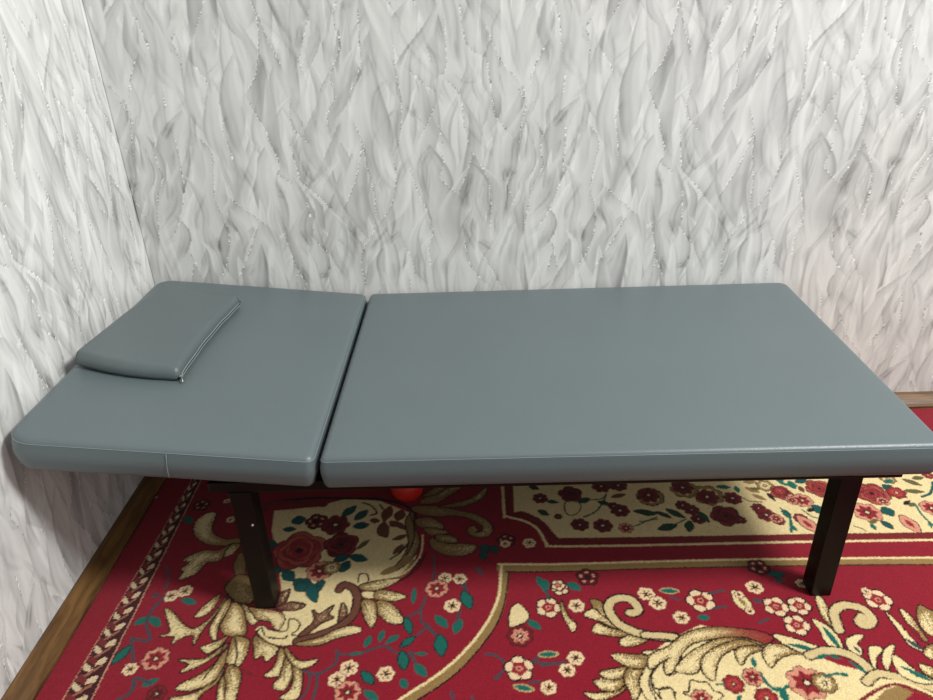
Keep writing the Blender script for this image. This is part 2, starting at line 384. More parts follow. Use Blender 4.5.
('F',[(1569,-1055)],22,'pink'),
('F',[(1580,-1105)],24,'red'),
('F',[(1448,-1103)],21,'pink'),
('L',[(1586,-1006),(1581,-1032)],12,'green'),
('S',[(1489,-1070),(1503,-1072)],5,'green'),
('S',[(1588,-1053),(1597,-1078),(1614,-1088),(1632,-1078)],7,'green'),
('L',[(1618,-1086),(1618,-1116)],19,'green'),
('L',[(1530,-1096),(1518,-1112)],10,'green'),
('W',[(1658,-808)],21),
('W',[(1460,-895)],19),
('R',[(1518,-846)],33,'white'),
('L',[(1496,-895),(1526,-896)],17,'green'),
('L',[(1431,-812),(1473,-816)],15,'greenc'),
('S',[(1542,-825),(1582,-816)],6,'slate'),
('S',[(1541,-870),(1571,-865)],6,'slate'),
('S',[(1633,-914),(1657,-903)],6,'slate'),
('L',[(1642,-844),(1659,-857)],14,'slate'),
('L',[(1602,-816),(1626,-889)],34,'budl'),
('W',[(1614,-830)],11),
('W',[(1622,-879)],11),
('R',[(1687,-868)],28,'white'),
('R',[(1741,-867)],26,'white'),
('R',[(1714,-922)],28,'white'),
('L',[(1710,-789),(1740,-787)],14,'slate'),
('W',[(1774,-799)],14),
('G',[(1803,-947),(1810,-923),(1801,-908),(1804,-848),(1790,-842),(1781,-893),(1787,-923)]),
('S',[(1802,-937),(1810,-894),(1831,-872),(1858,-869),(1884,-882),(1888,-911),(1869,-926),(1856,-920),(1870,-903)],28,'dark'),
('S',[(1802,-937),(1810,-894),(1831,-872),(1858,-869),(1884,-882),(1888,-911),(1869,-926),(1856,-920),(1870,-903)],20,'gold'),
('G',[(1755,-907),(1776,-922),(1787,-942),(1791,-974),(1783,-992),(1767,-987),(1758,-964),(1760,-941)],'pale'),
('L',[(1770,-927),(1783,-991)],14,'green'),
('G',[(1651,-948),(1679,-953),(1711,-968),(1750,-992),(1706,-999),(1670,-976)],'pale'),
('L',[(1674,-973),(1733,-992)],12,'green'),
('G',[(1813,-1006),(1827,-993),(1824,-975),(1847,-955),(1827,-954),(1806,-966),(1800,-988)],'pale'),
('L',[(1814,-982),(1819,-1002)],8,'slate'),
('G',[(1833,-1041),(1848,-1011),(1871,-994),(1862,-983),(1844,-989),(1833,-1020)],'pale'),
('G',[(1858,-1042),(1880,-1012),(1901,-981),(1875,-994),(1856,-1024)],'pale'),
('S',[(1708,-1004),(1753,-992),(1790,-1001),(1813,-1024),(1820,-1053)],26,'dark'),
('S',[(1708,-1004),(1753,-992),(1790,-1001),(1813,-1024),(1820,-1053)],19,'gold'),
('L',[(1720,-1011),(1749,-1003),(1772,-1013)],10,'green'),
('L',[(1786,-1019),(1814,-1057)],10,'green'),
('S',[(1799,-1071),(1827,-1053),(1854,-1056),(1889,-1071),(1928,-1090)],24,'dark'),
('S',[(1799,-1071),(1827,-1053),(1854,-1056),(1889,-1071),(1928,-1090)],17,'gold'),
('G',[(1935,-1076),(1908,-1076),(1881,-1059),(1877,-1033),(1886,-1008),(1901,-1021),(1913,-1047),(1938,-1072)],'pale'),
('L',[(1887,-1034),(1935,-1074)],13,'green'),
('C',[(1792,-1117),(1825,-1092),(1856,-1081),(1882,-1097),(1850,-1118)],'tan'),
('S',[(1762,-1114),(1810,-1087),(1859,-1074),(1895,-1091),(1918,-1108)],14,'cream'),
('S',[(1763,-1116),(1810,-1091),(1857,-1078),(1893,-1095),(1916,-1112)],7,'maroon'),
('G',[(2014,-874),(1993,-908),(1988,-942),(2003,-956),(2035,-899),(2028,-884)]),
('G',[(1988,-983),(1971,-987),(1954,-1005),(1968,-1018)]),
('G',[(1942,-1064),(1928,-1051),(1932,-1030),(1954,-1044)]),
('G',[(1955,-996),(1936,-982),(1933,-945),(1930,-892),(1940,-917),(1948,-960)],'pale'),
('L',[(1935,-964),(1958,-997)],12,'slate'),
('G',[(1980,-969),(1969,-969),(1961,-936),(1966,-883),(1979,-903),(1980,-937)]),
('L',[(1961,-922),(1971,-974)],15,'maroon'),
('R',[(1930,-854)],31,'white'),
('W',[(1916,-827)],11),
('F',[(1676,-1071)],41,'pink'),
('F',[(1712,-1072)],25,'creamf'),
('S',[(1719,-1056),(1746,-1050),(1766,-1054)],6,'green'),
('L',[(1755,-1050),(1770,-1057)],10,'green'),
('S',[(1601,-1084),(1621,-1086),(1619,-1110)],7,'green'),
('L',[(1144,-407),(1170,-420)],17,'dkgreen'),
('F',[(1171,-462)],21,'dark'),
('O',[(1259,-446)],33,'dkrose'),
('G',[(1242,-483),(1239,-526),(1257,-534),(1277,-513),(1276,-484)],'pale'),
('L',[(1162,-513),(1187,-533)],18,'dkgreen'),
('F',[(1269,-575)],24,'dark'),
('F',[(1330,-581)],26,'dark'),
('F',[(1387,-521)],26,'dark'),
('F',[(1372,-502)],15,'dark'),
('F',[(1390,-592)],19,'pink'),
('F',[(1482,-465)],38,'dark'),
('S',[(1284,-545),(1321,-522),(1349,-479),(1361,-450)],5,'dkgreen'),
('L',[(1332,-482),(1363,-495)],15,'dkgreen'),
('L',[(1278,-484),(1310,-467)],19,'dkgreen'),
('S',[(1309,-474),(1338,-472),(1360,-457)],4,'dkgreen'),
('L',[(1424,-524),(1481,-536)],19,'dkgreen'),
('S',[(1412,-587),(1448,-568),(1482,-552)],4,'dkgreen'),
('L',[(1371,-465),(1417,-452)],18,'brown'),
('F',[(1352,-415)],27,'dark'),
('F',[(1402,-413)],25,'dark'),
('L',[(1187,-474),(1220,-482)],12,'dkgreen'),
('F',[(1214,-541)],10,'brown'),
('F',[(1645,-465)],44,'creamf'),
('F',[(1641,-472)],31,'dark'),
('F',[(1585,-436)],39,'creamf'),
('F',[(1584,-428)],30,'dark'),
('F',[(1483,-467)],39,'creamf'),
('F',[(1479,-459)],30,'dark'),
('F',[(1564,-506)],20,'dark'),
('F',[(1583,-525)],21,'dark'),
('F',[(1591,-563)],19,'dark'),
('L',[(1514,-519),(1556,-557)],20,'dkgreen'),
('L',[(1475,-600),(1527,-584)],24,'dkgreen'),
('L',[(1566,-569),(1554,-611)],22,'dkgreen'),
('L',[(1600,-532),(1616,-576)],18,'dkgreen'),
('L',[(1485,-529),(1521,-556)],13,'dkgreen'),
('S',[(1524,-582),(1559,-562)],4,'dkgreen'),
('S',[(1432,-569),(1461,-563),(1481,-560)],4,'dkgreen'),
('L',[(1440,-534),(1486,-537)],18,'dkgreen'),
('O',[(1669,-552)],41,'dkrose'),
('F',[(1704,-570)],14,'dark'),
('F',[(1767,-524)],19,'dark'),
('F',[(1778,-552)],26,'dark'),
('F',[(1803,-577)],16,'dark'),
('F',[(1710,-480)],26,'dark'),
('L',[(1678,-428),(1721,-432)],19,'green'),
('L',[(1735,-426),(1735,-457)],17,'green'),
('L',[(1759,-434),(1794,-459)],19,'tan'),
('L',[(1762,-411),(1802,-409)],19,'tan'),
('S',[(1739,-479),(1753,-494),(1785,-499)],4,'olive'),
('L',[(1768,-465),(1802,-492)],17,'tan'),
('F',[(1819,-429)],25,'creamf'),
('O',[(1852,-461)],30,'rose'),
('F',[(1878,-491)],23,'pink'),
('L',[(1880,-423),(1911,-432)],22,'green'),
('S',[(1827,-526),(1837,-561),(1818,-621)],6,'green'),
('L',[(1837,-547),(1834,-533)],11,'green'),
('L',[(1826,-588),(1837,-618)],11,'green'),
('F',[(1864,-569)],19,'red'),
('L',[(1894,-408),(1898,-447)],25,'green'),
('L',[(1914,-432),(1916,-463)],17,'brown'),
('O',[(1966,-446)],38,'rose'),
('F',[(1898,-496)],28,'pink'),
('F',[(1852,-453)],19,'red'),
('L',[(1918,-516),(1938,-556)],32,'teal'),
('L',[(1859,-558),(1890,-626)],37,'budr'),
('L',[(1831,-533),(1837,-568)],17,'teal'),
('S',[(1824,-540),(1837,-568),(1820,-621)],6,'green'),
('L',[(1826,-601),(1837,-618)],12,'green'),
('F',[(1800,-567)],18,'pink'),
('O',[(2101,-473)],47,'rose'),
('F',[(2051,-551)],39,'pink'),
('L',[(2102,-531),(2112,-567)],34,'teal'),
('L',[(2145,-456),(2171,-441)],28,'teal'),
('F',[(2170,-472)],26,'red'),
('F',[(2177,-411)],22,'creamf'),
('L',[(2216,-412),(2257,-444)],22,'olive'),
('L',[(2193,-465),(2249,-471)],21,'olive'),
('L',[(2173,-530),(2198,-517)],17,'olive'),
('L',[(2132,-564),(2148,-634)],38,'budr'),
('L',[(2071,-586),(2087,-616)],20,'teal'),
('L',[(2039,-595),(2040,-621)],15,'green'),
('S',[(1990,-603),(2007,-614),(2012,-624)],3,'dark'),
('S',[(2230,-492),(2264,-475),(2295,-430)],8,'teal'),
('S',[(2195,-524),(2190,-566),(2196,-606)],6,'green'),
('L',[(2195,-586),(2186,-619)],9,'green'),
('F',[(2230,-539)],30,'pink'),
('F',[(2299,-399)],15,'red'),
('L',[(1705,-767),(1745,-769)],22,'teal'),
('R',[(1690,-743)],25,'dark'),
('R',[(1262,-765)],26,'dark'),
('L',[(1138,-759),(1157,-801)],21,'green'),
('L',[(1209,-783),(1241,-801)],21,'green'),
('L',[(2245,-413),(2282,-406)],19,'olive'),
('L',[(1910,-417),(1944,-406)],19,'teal'),
('L',[(1893,-542),(1917,-529)],16,'dark'),
('L',[(2035,-595),(2065,-579)],15,'olive'),
('L',[(1858,-411),(1887,-400)],15,'green'),
('L',[(2163,-523),(2190,-506)],14,'dark'),
('L',[(2160,-426),(2190,-415)],17,'green'),
('F',[(1870,-495)],16,'pink'),
('F',[(2074,-453)],14,'red'),
('F',[(2115,-507)],17,'pink'),
('L',[(1862,-407),(1882,-431)],14,'green'),
('L',[(1772,-439),(1800,-444)],14,'olive'),
('L',[(1813,-459),(1824,-497)],14,'dark'),
('S',[(1882,-535),(1898,-563),(1918,-571)],4,'dkgreen'),
('S',[(1114,-1009),(1147,-1014),(1178,-1010)],6,'slate'),
('S',[(1099,-1060),(1118,-1056)],6,'slate'),
('S',[(1156,-805),(1161,-832)],6,'teal'),
('L',[(1022,-1048),(1033,-1042)],11,'slate'),
('W',[(1064,-642)],14),
('S',[(432,-930),(449,-973),(451,-1008)],4,'dark'),
('S',[(411,-939),(408,-990),(393,-1038)],4,'dark'),
]
WALLP=[
(41,.5,[(111,1297),(89,1189),(51,1088)]),
(34,.5,[(145,1171),(156,1113),(190,1072)]),
(0,0,[(125,1259),(138,1215),(147,1154)]),
(0,0,[(105,1155),(77,1104),(62,1058)]),
(0,0,[(222,1213),(211,1191),(221,1157),(224,1128)]),
(0,0,[(316,1290),(295,1248),(281,1222)]),
(0,0,[(256,1133),(280,1098),(285,1080)]),
(0,0,[(439,1286),(448,1232),(438,1161),(419,1099),(398,1071)]),
(0,0,[(451,1254),(469,1182),(491,1131)]),
(0,0,[(542,1141),(551,1101)]),
(0,0,[(503,1026),(497,966),(536,921)]),
(0,0,[(311,990),(302,960),(310,916)]),
(0,0,[(391,1030),(421,962),(436,902)]),
(0,0,[(33,1044),(51,1004),(36,931)]),
(0,0,[(159,1073),(154,1025)]),
(0,0,[(588,1260),(560,1185),(541,1135)]),
(24,.9,[(259,1189),(252,1128),(255,1070)]),
(34,.6,[(237,1293),(214,1245)]),
(10,.7,[(295,1097),(313,1062)]),
(41,.35,[(303,1199),(270,1155),(297,1109)]),
(37,.6,[(447,1155),(418,1093),(409,969)]),
(20,.6,[(486,1285),(512,1225),(535,1180)]),
(20,.8,[(560,1229),(539,1164)]),
(14,.5,[(456,1248),(507,1192),(541,1135)]),
(27,.5,[(615,1280),(612,1216),(559,1135)]),
(27,.4,[(630,1216),(612,1116)]),
(20,.9,[(171,988),(135,940)]),
(24,.9,[(227,1011),(220,950),(201,919)]),
(20,.4,[(370,964),(388,919)]),
(27,.4,[(555,1018),(564,939)]),
(17,.7,[(503,941),(501,900)]),
(27,.4,[(98,1051),(99,954)]),
(10,.5,[(216,1047),(177,1012)]),
(20,.4,[(368,1124),(388,1065)]),
(14,.4,[(266,1249),(245,1206)]),
(10,.3,[(292,1232),(327,1258)]),
(34,.25,[(473,1092),(456,942)]),
(7,.6,[(233,949),(244,908)]),
(0,0,[(658,1279),(648,1226),(658,1182),(651,1149),(623,1093),(629,1040),(602,999),(601,962)]),
(0,0,[(715,1261),(711,1169),(709,1119),(678,1056)]),
(0,0,[(795,1274),(810,1242)]),
(0,0,[(862,1272),(870,1256)]),
(0,0,[(893,1141),(898,1124)]),
(0,0,[(801,1161),(802,1098),(811,1016),(801,931),(789,894)]),
(0,0,[(841,1097),(882,1061),(900,1049)]),
(0,0,[(939,1227),(940,1111),(926,1089)]),
(0,0,[(981,1253),(996,1165),(1031,1134),(1049,1119),(1060,1050),(1068,978)]),
(0,0,[(1048,1202),(1086,1118),(1128,1071),(1156,1023),(1153,945),(1134,896)]),
(0,0,[(944,1068),(976,1029),(983,950),(994,900)]),
(0,0,[(677,966),(699,893)]),
(0,0,[(904,1007),(861,929)]),
(0,0,[(913,952),(920,903)]),
(0,0,[(1068,978),(1121,909)]),
(24,.5,[(832,1263),(816,1210),(845,1148),(913,1072)]),
(24,.5,[(868,1224),(882,1164),(928,1112)]),
(14,.5,[(922,1238),(936,1162)]),
(30,.5,[(967,1177),(970,1116)]),
(17,.4,[(957,1088),(987,1066),(1024,1068)]),
(34,.45,[(752,1223),(741,1140),(671,1056),(620,986)]),
(20,.5,[(779,1082),(738,1042),(724,958),(744,896)]),
(27,.45,[(797,1005),(787,956),(776,901)]),
(12,.9,[(817,1016),(840,985),(854,1003)]),
(17,.5,[(900,1049),(929,1006)]),
(17,.5,[(938,1077),(931,1060),(960,1000)]),
(14,.8,[(1011,1267),(992,1215)]),
(8,.6,[(1051,1197),(1053,1152)]),
(27,.4,[(1075,1249),(1104,1167),(1116,1094)]),
(17,.4,[(1023,1267),(1063,1234),(1098,1184)]),
(30,.3,[(1029,1045),(1058,948)]),
(24,.4,[(992,1028),(1008,956)]),
(27,.5,[(1059,960),(1083,897)]),
(14,.5,[(983,959),(1045,886)]),
(27,.5,[(678,1278),(681,1252)]),
(20,.3,[(643,1279),(618,1200)]),
(27,.3,[(714,1113),(685,1067)]),
(20,.2,[(643,973),(576,939)]),
(14,.6,[(885,904),(872,888)]),
(0,0,[(102,940),(95,870),(104,837),(71,765),(48,640)]),
(0,0,[(163,938),(161,842),(159,803),(123,702),(97,660)]),
(0,0,[(237,936),(260,891),(243,773),(258,697),(261,641),(241,569),(218,525)]),
(0,0,[(307,933),(318,857)]),
(0,0,[(428,929),(449,859),(439,833),(474,806)]),
(0,0,[(501,812),(553,757),(578,729)]),
(0,0,[(288,765),(334,723),(375,687)]),
(0,0,[(132,602),(152,527)]),
(0,0,[(352,673),(299,567),(271,524)]),
(0,0,[(426,664),(450,548),(444,488)]),
(0,0,[(452,540),(476,487)]),
(0,0,[(511,744),(519,654)]),
(0,0,[(517,633),(552,589)]),
(0,0,[(135,565),(121,513)]),
(0,0,[(487,915),(501,812)]),
(24,.8,[(211,936),(188,861)]),
(27,.6,[(35,904),(34,846)]),
(24,1.3,[(4,834),(9,801)]),
(10,.6,[(154,913),(143,862)]),
(20,.8,[(111,824),(101,764)]),
(17,.5,[(102,653),(62,626)]),
(41,.5,[(117,624),(61,530)]),
(24,.6,[(218,781),(175,707),(175,672)]),
(34,.8,[(225,649),(229,599)]),
(27,.8,[(259,718),(294,654)]),
(24,.7,[(331,856),(364,783)]),
(14,.5,[(445,916),(447,865)]),
(20,.8,[(503,915),(524,837),(547,810)]),
(17,.6,[(417,741),(432,664),(432,614)]),
(27,.5,[(455,766),(423,774)]),
(20,.9,[(480,662),(506,605)]),
(20,.6,[(333,639),(288,582)]),
(14,.5,[(17,726),(38,641)]),
(20,.3,[(174,636),(180,526)]),
(27,.4,[(325,552),(292,523)]),
(34,.3,[(370,616),(347,521)]),
(20,.6,[(463,547),(497,487)]),
(17,.8,[(543,515),(514,509)]),
(34,.4,[(15,605),(5,532)]),
(20,.4,[(375,919),(396,893)]),
(14,.3,[(271,641),(243,524)]),
(27,.3,[(554,862),(586,796)]),
(20,.4,[(400,672),(415,593)]),
(0,0,[(690,902),(664,813),(623,734)]),
(0,0,[(693,902),(704,818),(714,752),(702,656),(662,593),(653,542),(658,482)]),
(0,0,[(774,874),(782,816),(763,737),(732,690)]),
(0,0,[(916,876),(921,850),(909,805),(950,764)]),
(0,0,[(823,841),(839,775),(867,699),(878,650),(864,594),(865,535)]),
(0,0,[(1006,873),(1043,808),(1055,734),(1050,645)]),
(0,0,[(999,854),(963,764)]),
(0,0,[(972,626),(989,531),(1036,470)]),
(0,0,[(1025,574),(1078,469)]),
(0,0,[(787,610),(811,559),(814,507)]),
(0,0,[(552,757),(575,729)]),
(0,0,[(1102,780),(1128,712)]),
(0,0,[(799,492),(797,458)]),
(37,1,[(610,707),(623,615),(582,499)]),
(54,.4,[(682,793),(656,733),(687,635)]),
(27,.9,[(743,661),(682,592)]),
(17,.7,[(783,646),(732,605)]),
(20,.9,[(878,890),(849,840),(863,740)]),
(20,.6,[(832,866),(803,828),(787,789)]),
(30,.9,[(998,822),(976,764),(981,709)]),
(14,.3,[(977,696),(1013,646)]),
(24,.7,[(966,668),(1004,582)]),
(17,.9,[(1012,610),(1052,581)]),
(17,1.3,[(1121,838),(1102,806),(1134,824)]),
(34,.5,[(1108,726),(1121,684)]),
(20,.4,[(575,829),(594,776)]),
(27,.4,[(638,872),(613,768)]),
(20,.6,[(826,580),(816,529),(854,476)]),
(20,.5,[(748,553),(750,494)]),
(27,.4,[(914,563),(919,504)]),
(27,.4,[(1032,891),(1057,859)]),
(20,.4,[(790,567),(779,508)]),
(14,1,[(560,545),(533,501)]),
(10,.7,[(540,611),(550,582)]),
(20,.3,[(942,577),(966,472)]),
(14,.5,[(1083,845),(1095,780),(1087,608)]),
(20,.4,[(1045,530),(1057,469)]),
(20,.4,[(752,843),(760,777)]),
(14,.3,[(949,894),(959,836)]),
(8,.6,[(866,685),(871,650)]),
]

def vnoise(xx, yy, seed):
    r = np.random.default_rng(seed).random((64, 64)); xi = np.floor(xx).astype(int); yi = np.floor(yy).astype(int)
    fx = sstep(xx-xi); fy = sstep(yy-yi); g = lambda a, b: r[b % 64, a % 64]
    return (g(xi, yi)*(1-fx)+g(xi+1, yi)*fx)*(1-fy)+(g(xi, yi+1)*(1-fx)+g(xi+1, yi+1)*fx)*fy
# ------------------------------------------------------------ carpet
PAL = {k: lin(v)*.98 for k, v in dict(red=(134, 20, 38), cream=(224, 204, 152), tan=(142, 114, 68), dark=(30, 12, 12), green=(16, 96, 84),
    teal=(8, 76, 74), slate=(56, 66, 74), olive=(96, 88, 52), maroon=(112, 26, 30), pink=(206, 140, 116), brown=(104, 62, 44), dkgreen=(28, 66, 48),
    dkrose=(80, 16, 24), rose=(138, 34, 40), white=(226, 198, 158), gold=(205, 184, 134)).items()}
cv = Canvas(47, 2700, -1330, -47, 2.3, .9, PAL['red'])
D_ = PAL['dark']
def aa(x): return .5+x/2.3
def leaf_shape(p, q, wd):
    p, q = np.array(p, float), np.array(q, float); d = q-p; nrm = np.array([-d[1], d[0]])/(np.hypot(*d)+1e-6)*wd/2
    return smooth_pts([p, p+d*.25+nrm*.75, p+d*.55+nrm, p+d*.85+nrm*.5, q, p+d*.85-nrm*.5, p+d*.55-nrm, p+d*.25-nrm*.75], True, 3)
for it in CARPET:
    k, P = it[0], it[1]
    if k == 'C':
        Q = np.array(P, float); wn = cv.win(Q, 4)
        if wn: cv.blend(wn, aa(cv.sdf(wn, Q)), PAL[it[2]])
    elif k == 'S':
        Q = smooth_pts(P, False, 5); wd = it[2]; wn = cv.win(Q, wd)
        if wn:
            d, T, sg = cv.line(wn, Q); cv.blend(wn, aa(wd/2-d), PAL[it[3]])
    elif k == 'G':
        var = it[2] if len(it) > 2 else ''
        Q = smooth_pts(P, True, 4); wn = cv.win(Q, 6)
        if not wn: continue
        sd = cv.sdf(wn, Q); p0 = np.array(P[0], float); far = max(P, key=lambda p: (p[0]-p0[0])**2+(p[1]-p0[1])**2)
        ax = np.array(far)-p0; L = (ax**2).sum()
        t = ((cv.X[wn]-p0[0])*ax[0]+(cv.Y[wn]-p0[1])*ax[1])/L
        dep = np.clip(sd/max(sd.max(), 3), 0, 1)
        v = -.08+.62*t+.58*dep
        if var == 'pale': v = v*.4+.75
        if var == 'dull': v = v*.6-.05
        if var == 'round': v = .1+.95*dep
        if var == 'brn': v = v*.5
        a, b = PAL['tan'], PAL['cream']
        if var == 'brn': a = PAL['brown']
        f = sstep((v+(cv.N[wn]-.5)*.5-.3)/.42)[..., None]
        col = a*(1-f)+b*f
        if var == 'redb':
            g = sstep((.42-t+(cv.N[wn]-.5)*.3)/.4)[..., None]; col = col*(1-g)+PAL['rose']*g
        if var == 'dull': col = col*.82  # darkened gold; puts shade into the scroll beneath the couch
        cv.blend(wn, aa(sd+3.6), D_); cv.blend(wn, aa(sd), col)
        if var == '' and len(P) > 4:
            cen = Q.mean(0); far = np.array(far, float); VQ = smooth_pts([p0, (p0+far)/2*.35+cen*.65, far], False, 6)
            d, T, sg = cv.line(wn, VQ); cv.blend(wn, .75*aa(1.1-d)*(T < .72)*(sd > 5), D_)
    elif k == 'L':
        cn = it[3]
        for p, q in zip(P[:-1], P[1:]):
            Q = leaf_shape(p, q, it[2]); wn = cv.win(Q, 6)
            if not wn: continue
            sd = cv.sdf(wn, Q)
            if cn == 'greeno': cv.blend(wn, aa(sd+3.5), lin((20, 38, 40))); c = PAL['green']
            elif cn == 'greenc': cv.blend(wn, aa(sd+3), lin((180, 160, 110))); c = PAL['green']
            elif cn.startswith('bud'):
                cv.blend(wn, aa(sd+2.5), D_); c1 = PAL['rose'] if cn == 'budr' else PAL['tan']
                f = sstep(.5+1.6*np.sin(sd/4.5+cv.N[wn]))[..., None]; c = c1*(1-f)+(PAL['cream'] if cn == 'budl' else PAL['pink'])*f
            elif cn in ('teal', 'dkgreen'):
                cv.blend(wn, aa(sd+2), D_); c = PAL[cn]
            else: c = PAL[cn]
            cv.blend(wn, aa(sd), c)
    else:
        (cx, cy), r = P[0], it[2]; wn = cv.win([(cx-r, cy-r), (cx+r, cy+r)], 6)
        if not wn: continue
        dx, dy = cv.X[wn]-cx, cv.Y[wn]-cy; rho = np.hypot(dx, dy); th = np.arctan2(dy, dx)+(cx*.37 % 1)
        if k == 'W':
            R = r*(.84+.16*np.abs(np.cos(3*th)))
            cv.blend(wn, aa(R+2-rho), lin((120, 40, 44))*.6); cv.blend(wn, aa(R-rho), PAL['white'])
            cv.blend(wn, .8*aa(r*(.45+.25*np.cos(6*th))-rho), lin((150, 110, 70))); cv.blend(wn, aa(r*(.26+.12*np.cos(6*th))-rho), lin((24, 22, 20)))
        elif k == 'R':
            dk = len(it) > 3 and it[3] == 'dark'
            R = r*(.78+.22*np.abs(np.cos(2.5*th)))
            cv.blend(wn, aa(R+4-rho), D_); cv.blend(wn, aa(R-rho), PAL['maroon']*.6 if dk else PAL['white'])
            if dk:
                cv.blend(wn, aa(3-np.abs(rho-r*.62))*(np.cos(5*th) > .1), PAL['pink']); cv.blend(wn, aa(r*.3-rho), D_)
            else:
                cv.blend(wn, aa(1.6-np.abs(np.cos(2.5*th))*rho*.55)*(rho < R)*.9, D_*1.5); cv.blend(wn, aa(r*(.5-.16*np.abs(np.cos(2.5*th)))+r*.14-rho), PAL['rose']); cv.blend(wn, aa(1.6-np.abs(rho-r*.18)), PAL['pink'])
                cv.blend(wn, aa(1.4-np.abs(R-rho-r*.05))*(np.abs(np.cos(2.5*th)) < .25), D_)
        elif k == 'F':
            t = it[3]; R = r*(.82+.18*np.abs(np.cos(3.5*th)))
            o, i = dict(pink=(PAL['pink'], PAL['rose']), dark=(PAL['rose']*.7, PAL['dkrose']*1.3), red=(PAL['rose'], lin((170, 60, 55))), brown=(PAL['brown'], PAL['maroon']),
                bud=(PAL['maroon'], PAL['pink']), creamf=(PAL['tan'], PAL['cream']))[t]
            cv.blend(wn, aa(R+2-rho), D_*1.5); cv.blend(wn, aa(R-rho), o); cv.blend(wn, aa(r*(.62+.1*np.cos(7*th))-rho), i)
            cv.blend(wn, .8*aa(1.0-np.abs(np.sin(3.5*th))*rho*.35)*(rho > r*.2)*(rho < R), D_*1.5)
            cv.blend(wn, aa(r*.24-rho), D_); cv.blend(wn, aa(r*.13-rho), PAL['white'])
        else:
            dark = it[3] == 'dkrose'; c0 = PAL['dkrose'] if dark else PAL['rose']; rim = PAL['rose'] if dark else lin((168, 78, 66))
            for q, n, ph in ((1, 2.5, 0), (.78, 2.0, 1.1), (.56, 1.5, .3), (.34, 1.5, 2.0)):
                ox, oy = r*.10*(1-q)*np.cos(ph*2), r*.10*(1-q)*np.sin(ph*2); rh = np.hypot(dx-ox, dy-oy)
                Rq = r*q*(.8+.2*np.abs(np.cos(n*th+ph))); cv.blend(wn, aa(Rq+(3 if q == 1 else 1.8)-rh), D_)
                cv.blend(wn, aa(Rq-rh), c0); f = sstep((rh/Rq-.72)/.28)*(.55+.45*np.sin(th*1.5+ph*3+cx))
                cv.blend(wn, aa(Rq-rh)*f*.9, rim)
            cv.blend(wn, aa(r*.14-rho), D_)
# woven side border
X, Y = cv.X, cv.Y
xl = 109.5+.0273*(Y+1082); xr = 169-.0174*(Y+1082); inb = (X > xl-6) & (X < xr+14); U = (X-xl)/(xr-xl-9); V = Y/48.
bw = np.zeros(X.shape, bool)
def put(mask, c):
    cv.c[mask] = c
wall_b = (X > xl-3) & (X < xr+4); put(wall_b, lin((58, 20, 22)))
put((X > xl-3) & (X < xl-.5), PAL['pink']*.8); put((X > xr-1.5) & (X < xr+2.5), PAL['pink']*.8)
inn = (U > .03) & (U < .97)
v1 = (V+U*.55) % 1; v2 = (V-U*.3+.3) % 1
put(inn & (U < .5) & (v1 > .05+.35*np.abs(U-.25)) & (v1 < .42-.2*U), lin((206, 184, 148)))
put(inn & (U > .55) & (v2 > .35) & (v2 < .75-.5*np.abs(U-.8)), lin((206, 184, 148)))
v3 = (V-U*1.0+.75) % 1
put(inn & (v3 < .2) & (U > .1) & (U < .9), lin((150, 92, 74)))
v4 = (V+U*.55+.12) % 1
put(inn & (U < .55) & (v4 > .62) & (v4 < .95), lin((112, 36, 36)))
cv.c *= (1+.22*(cv.N-.5)+.10*(vnoise(cv.PX/5+900, cv.PY/9+900, 31)-.5))[..., None]
carpet_m = pattern_mat('carpet_pile', .95, .6, 330, .004, .1, .15)
P3 = np.stack([cv.PX/1000, cv.PY/1000, np.zeros_like(cv.PX)], -1)
fl = grid_mesh('carpet', P3, cv.c, carpet_m, (0, 0, -.008))
fl['label'] = 'red patterned carpet with gold leaf scrolls, cream fields and flowers covering the floor'; fl['category'] = 'carpet'

# ------------------------------------------------------------ wallpaper walls
PW, PH, RW = 1103., 860., 2.6
cw = Canvas(-120, PW+120, 380, 1420, RW, .5, (0, 0, 0))
dark = np.zeros((cw.H, cw.W)); spark = np.zeros((cw.H, cw.W)); sd_ = random.Random(3)
for wd, st, P in WALLP:
    if P[0][0] > 1190: continue
    Q = smooth_pts(P, False, 5); wn = cw.win(Q, max(wd*2.2, 40))
    if not wn: continue
    d, T, sg = cw.line(wn, Q)
    if st == 0:
        side = sd_.choice((-1, 1))
        on = (np.sin(T*len(P)*7+P[0][0])*.5+.5)
        line_a = np.clip(1.5-d/1.5, 0, 1)*(.3+.6*on)
        rnd = cw.N[wn]
        spark[wn] = np.where((line_a > .2), np.where(rnd < .42, -line_a*1.0, np.where(rnd > .7, line_a*1.3, 0)), spark[wn])
        dark[wn] += .30*np.exp(-d/20)*(sg*side > 0)-.16*np.exp(-d/16)*(sg*side <= 0)
    else:
        tp = np.sin(np.clip(T, 0, 1)*math.pi)**.6
        side = sd_.choice((-1, 1)); asy = np.where(sg*side > 0, d*1.9, d*.8); h = wd*.85*(.3+.7*tp)
        f = np.exp(-(asy/h)**2*1.6)*tp
        streak = .8+.35*np.sin(sg*d/wd*9+P[0][1])
        dark[wn] += st*.62*f*streak
# fold onto one repeat of the paper
nx, nz = int(PW/RW), int(PH/RW)
tD = np.zeros((nz, nx)); tS = np.zeros((nz, nx))
ix = (np.round(cw.PX/RW).astype(int)) % nx; iz = (np.round(cw.PY/RW).astype(int)) % nz
ctr = (cw.PX >= 0) & (cw.PX < PW) & (cw.PY > 400) & (cw.PY < 1400)
wgt = np.where(ctr, 1., .55)
np.maximum.at(tD, (iz, ix), dark*wgt)
np.add.at(tS, (iz, ix), spark*wgt)
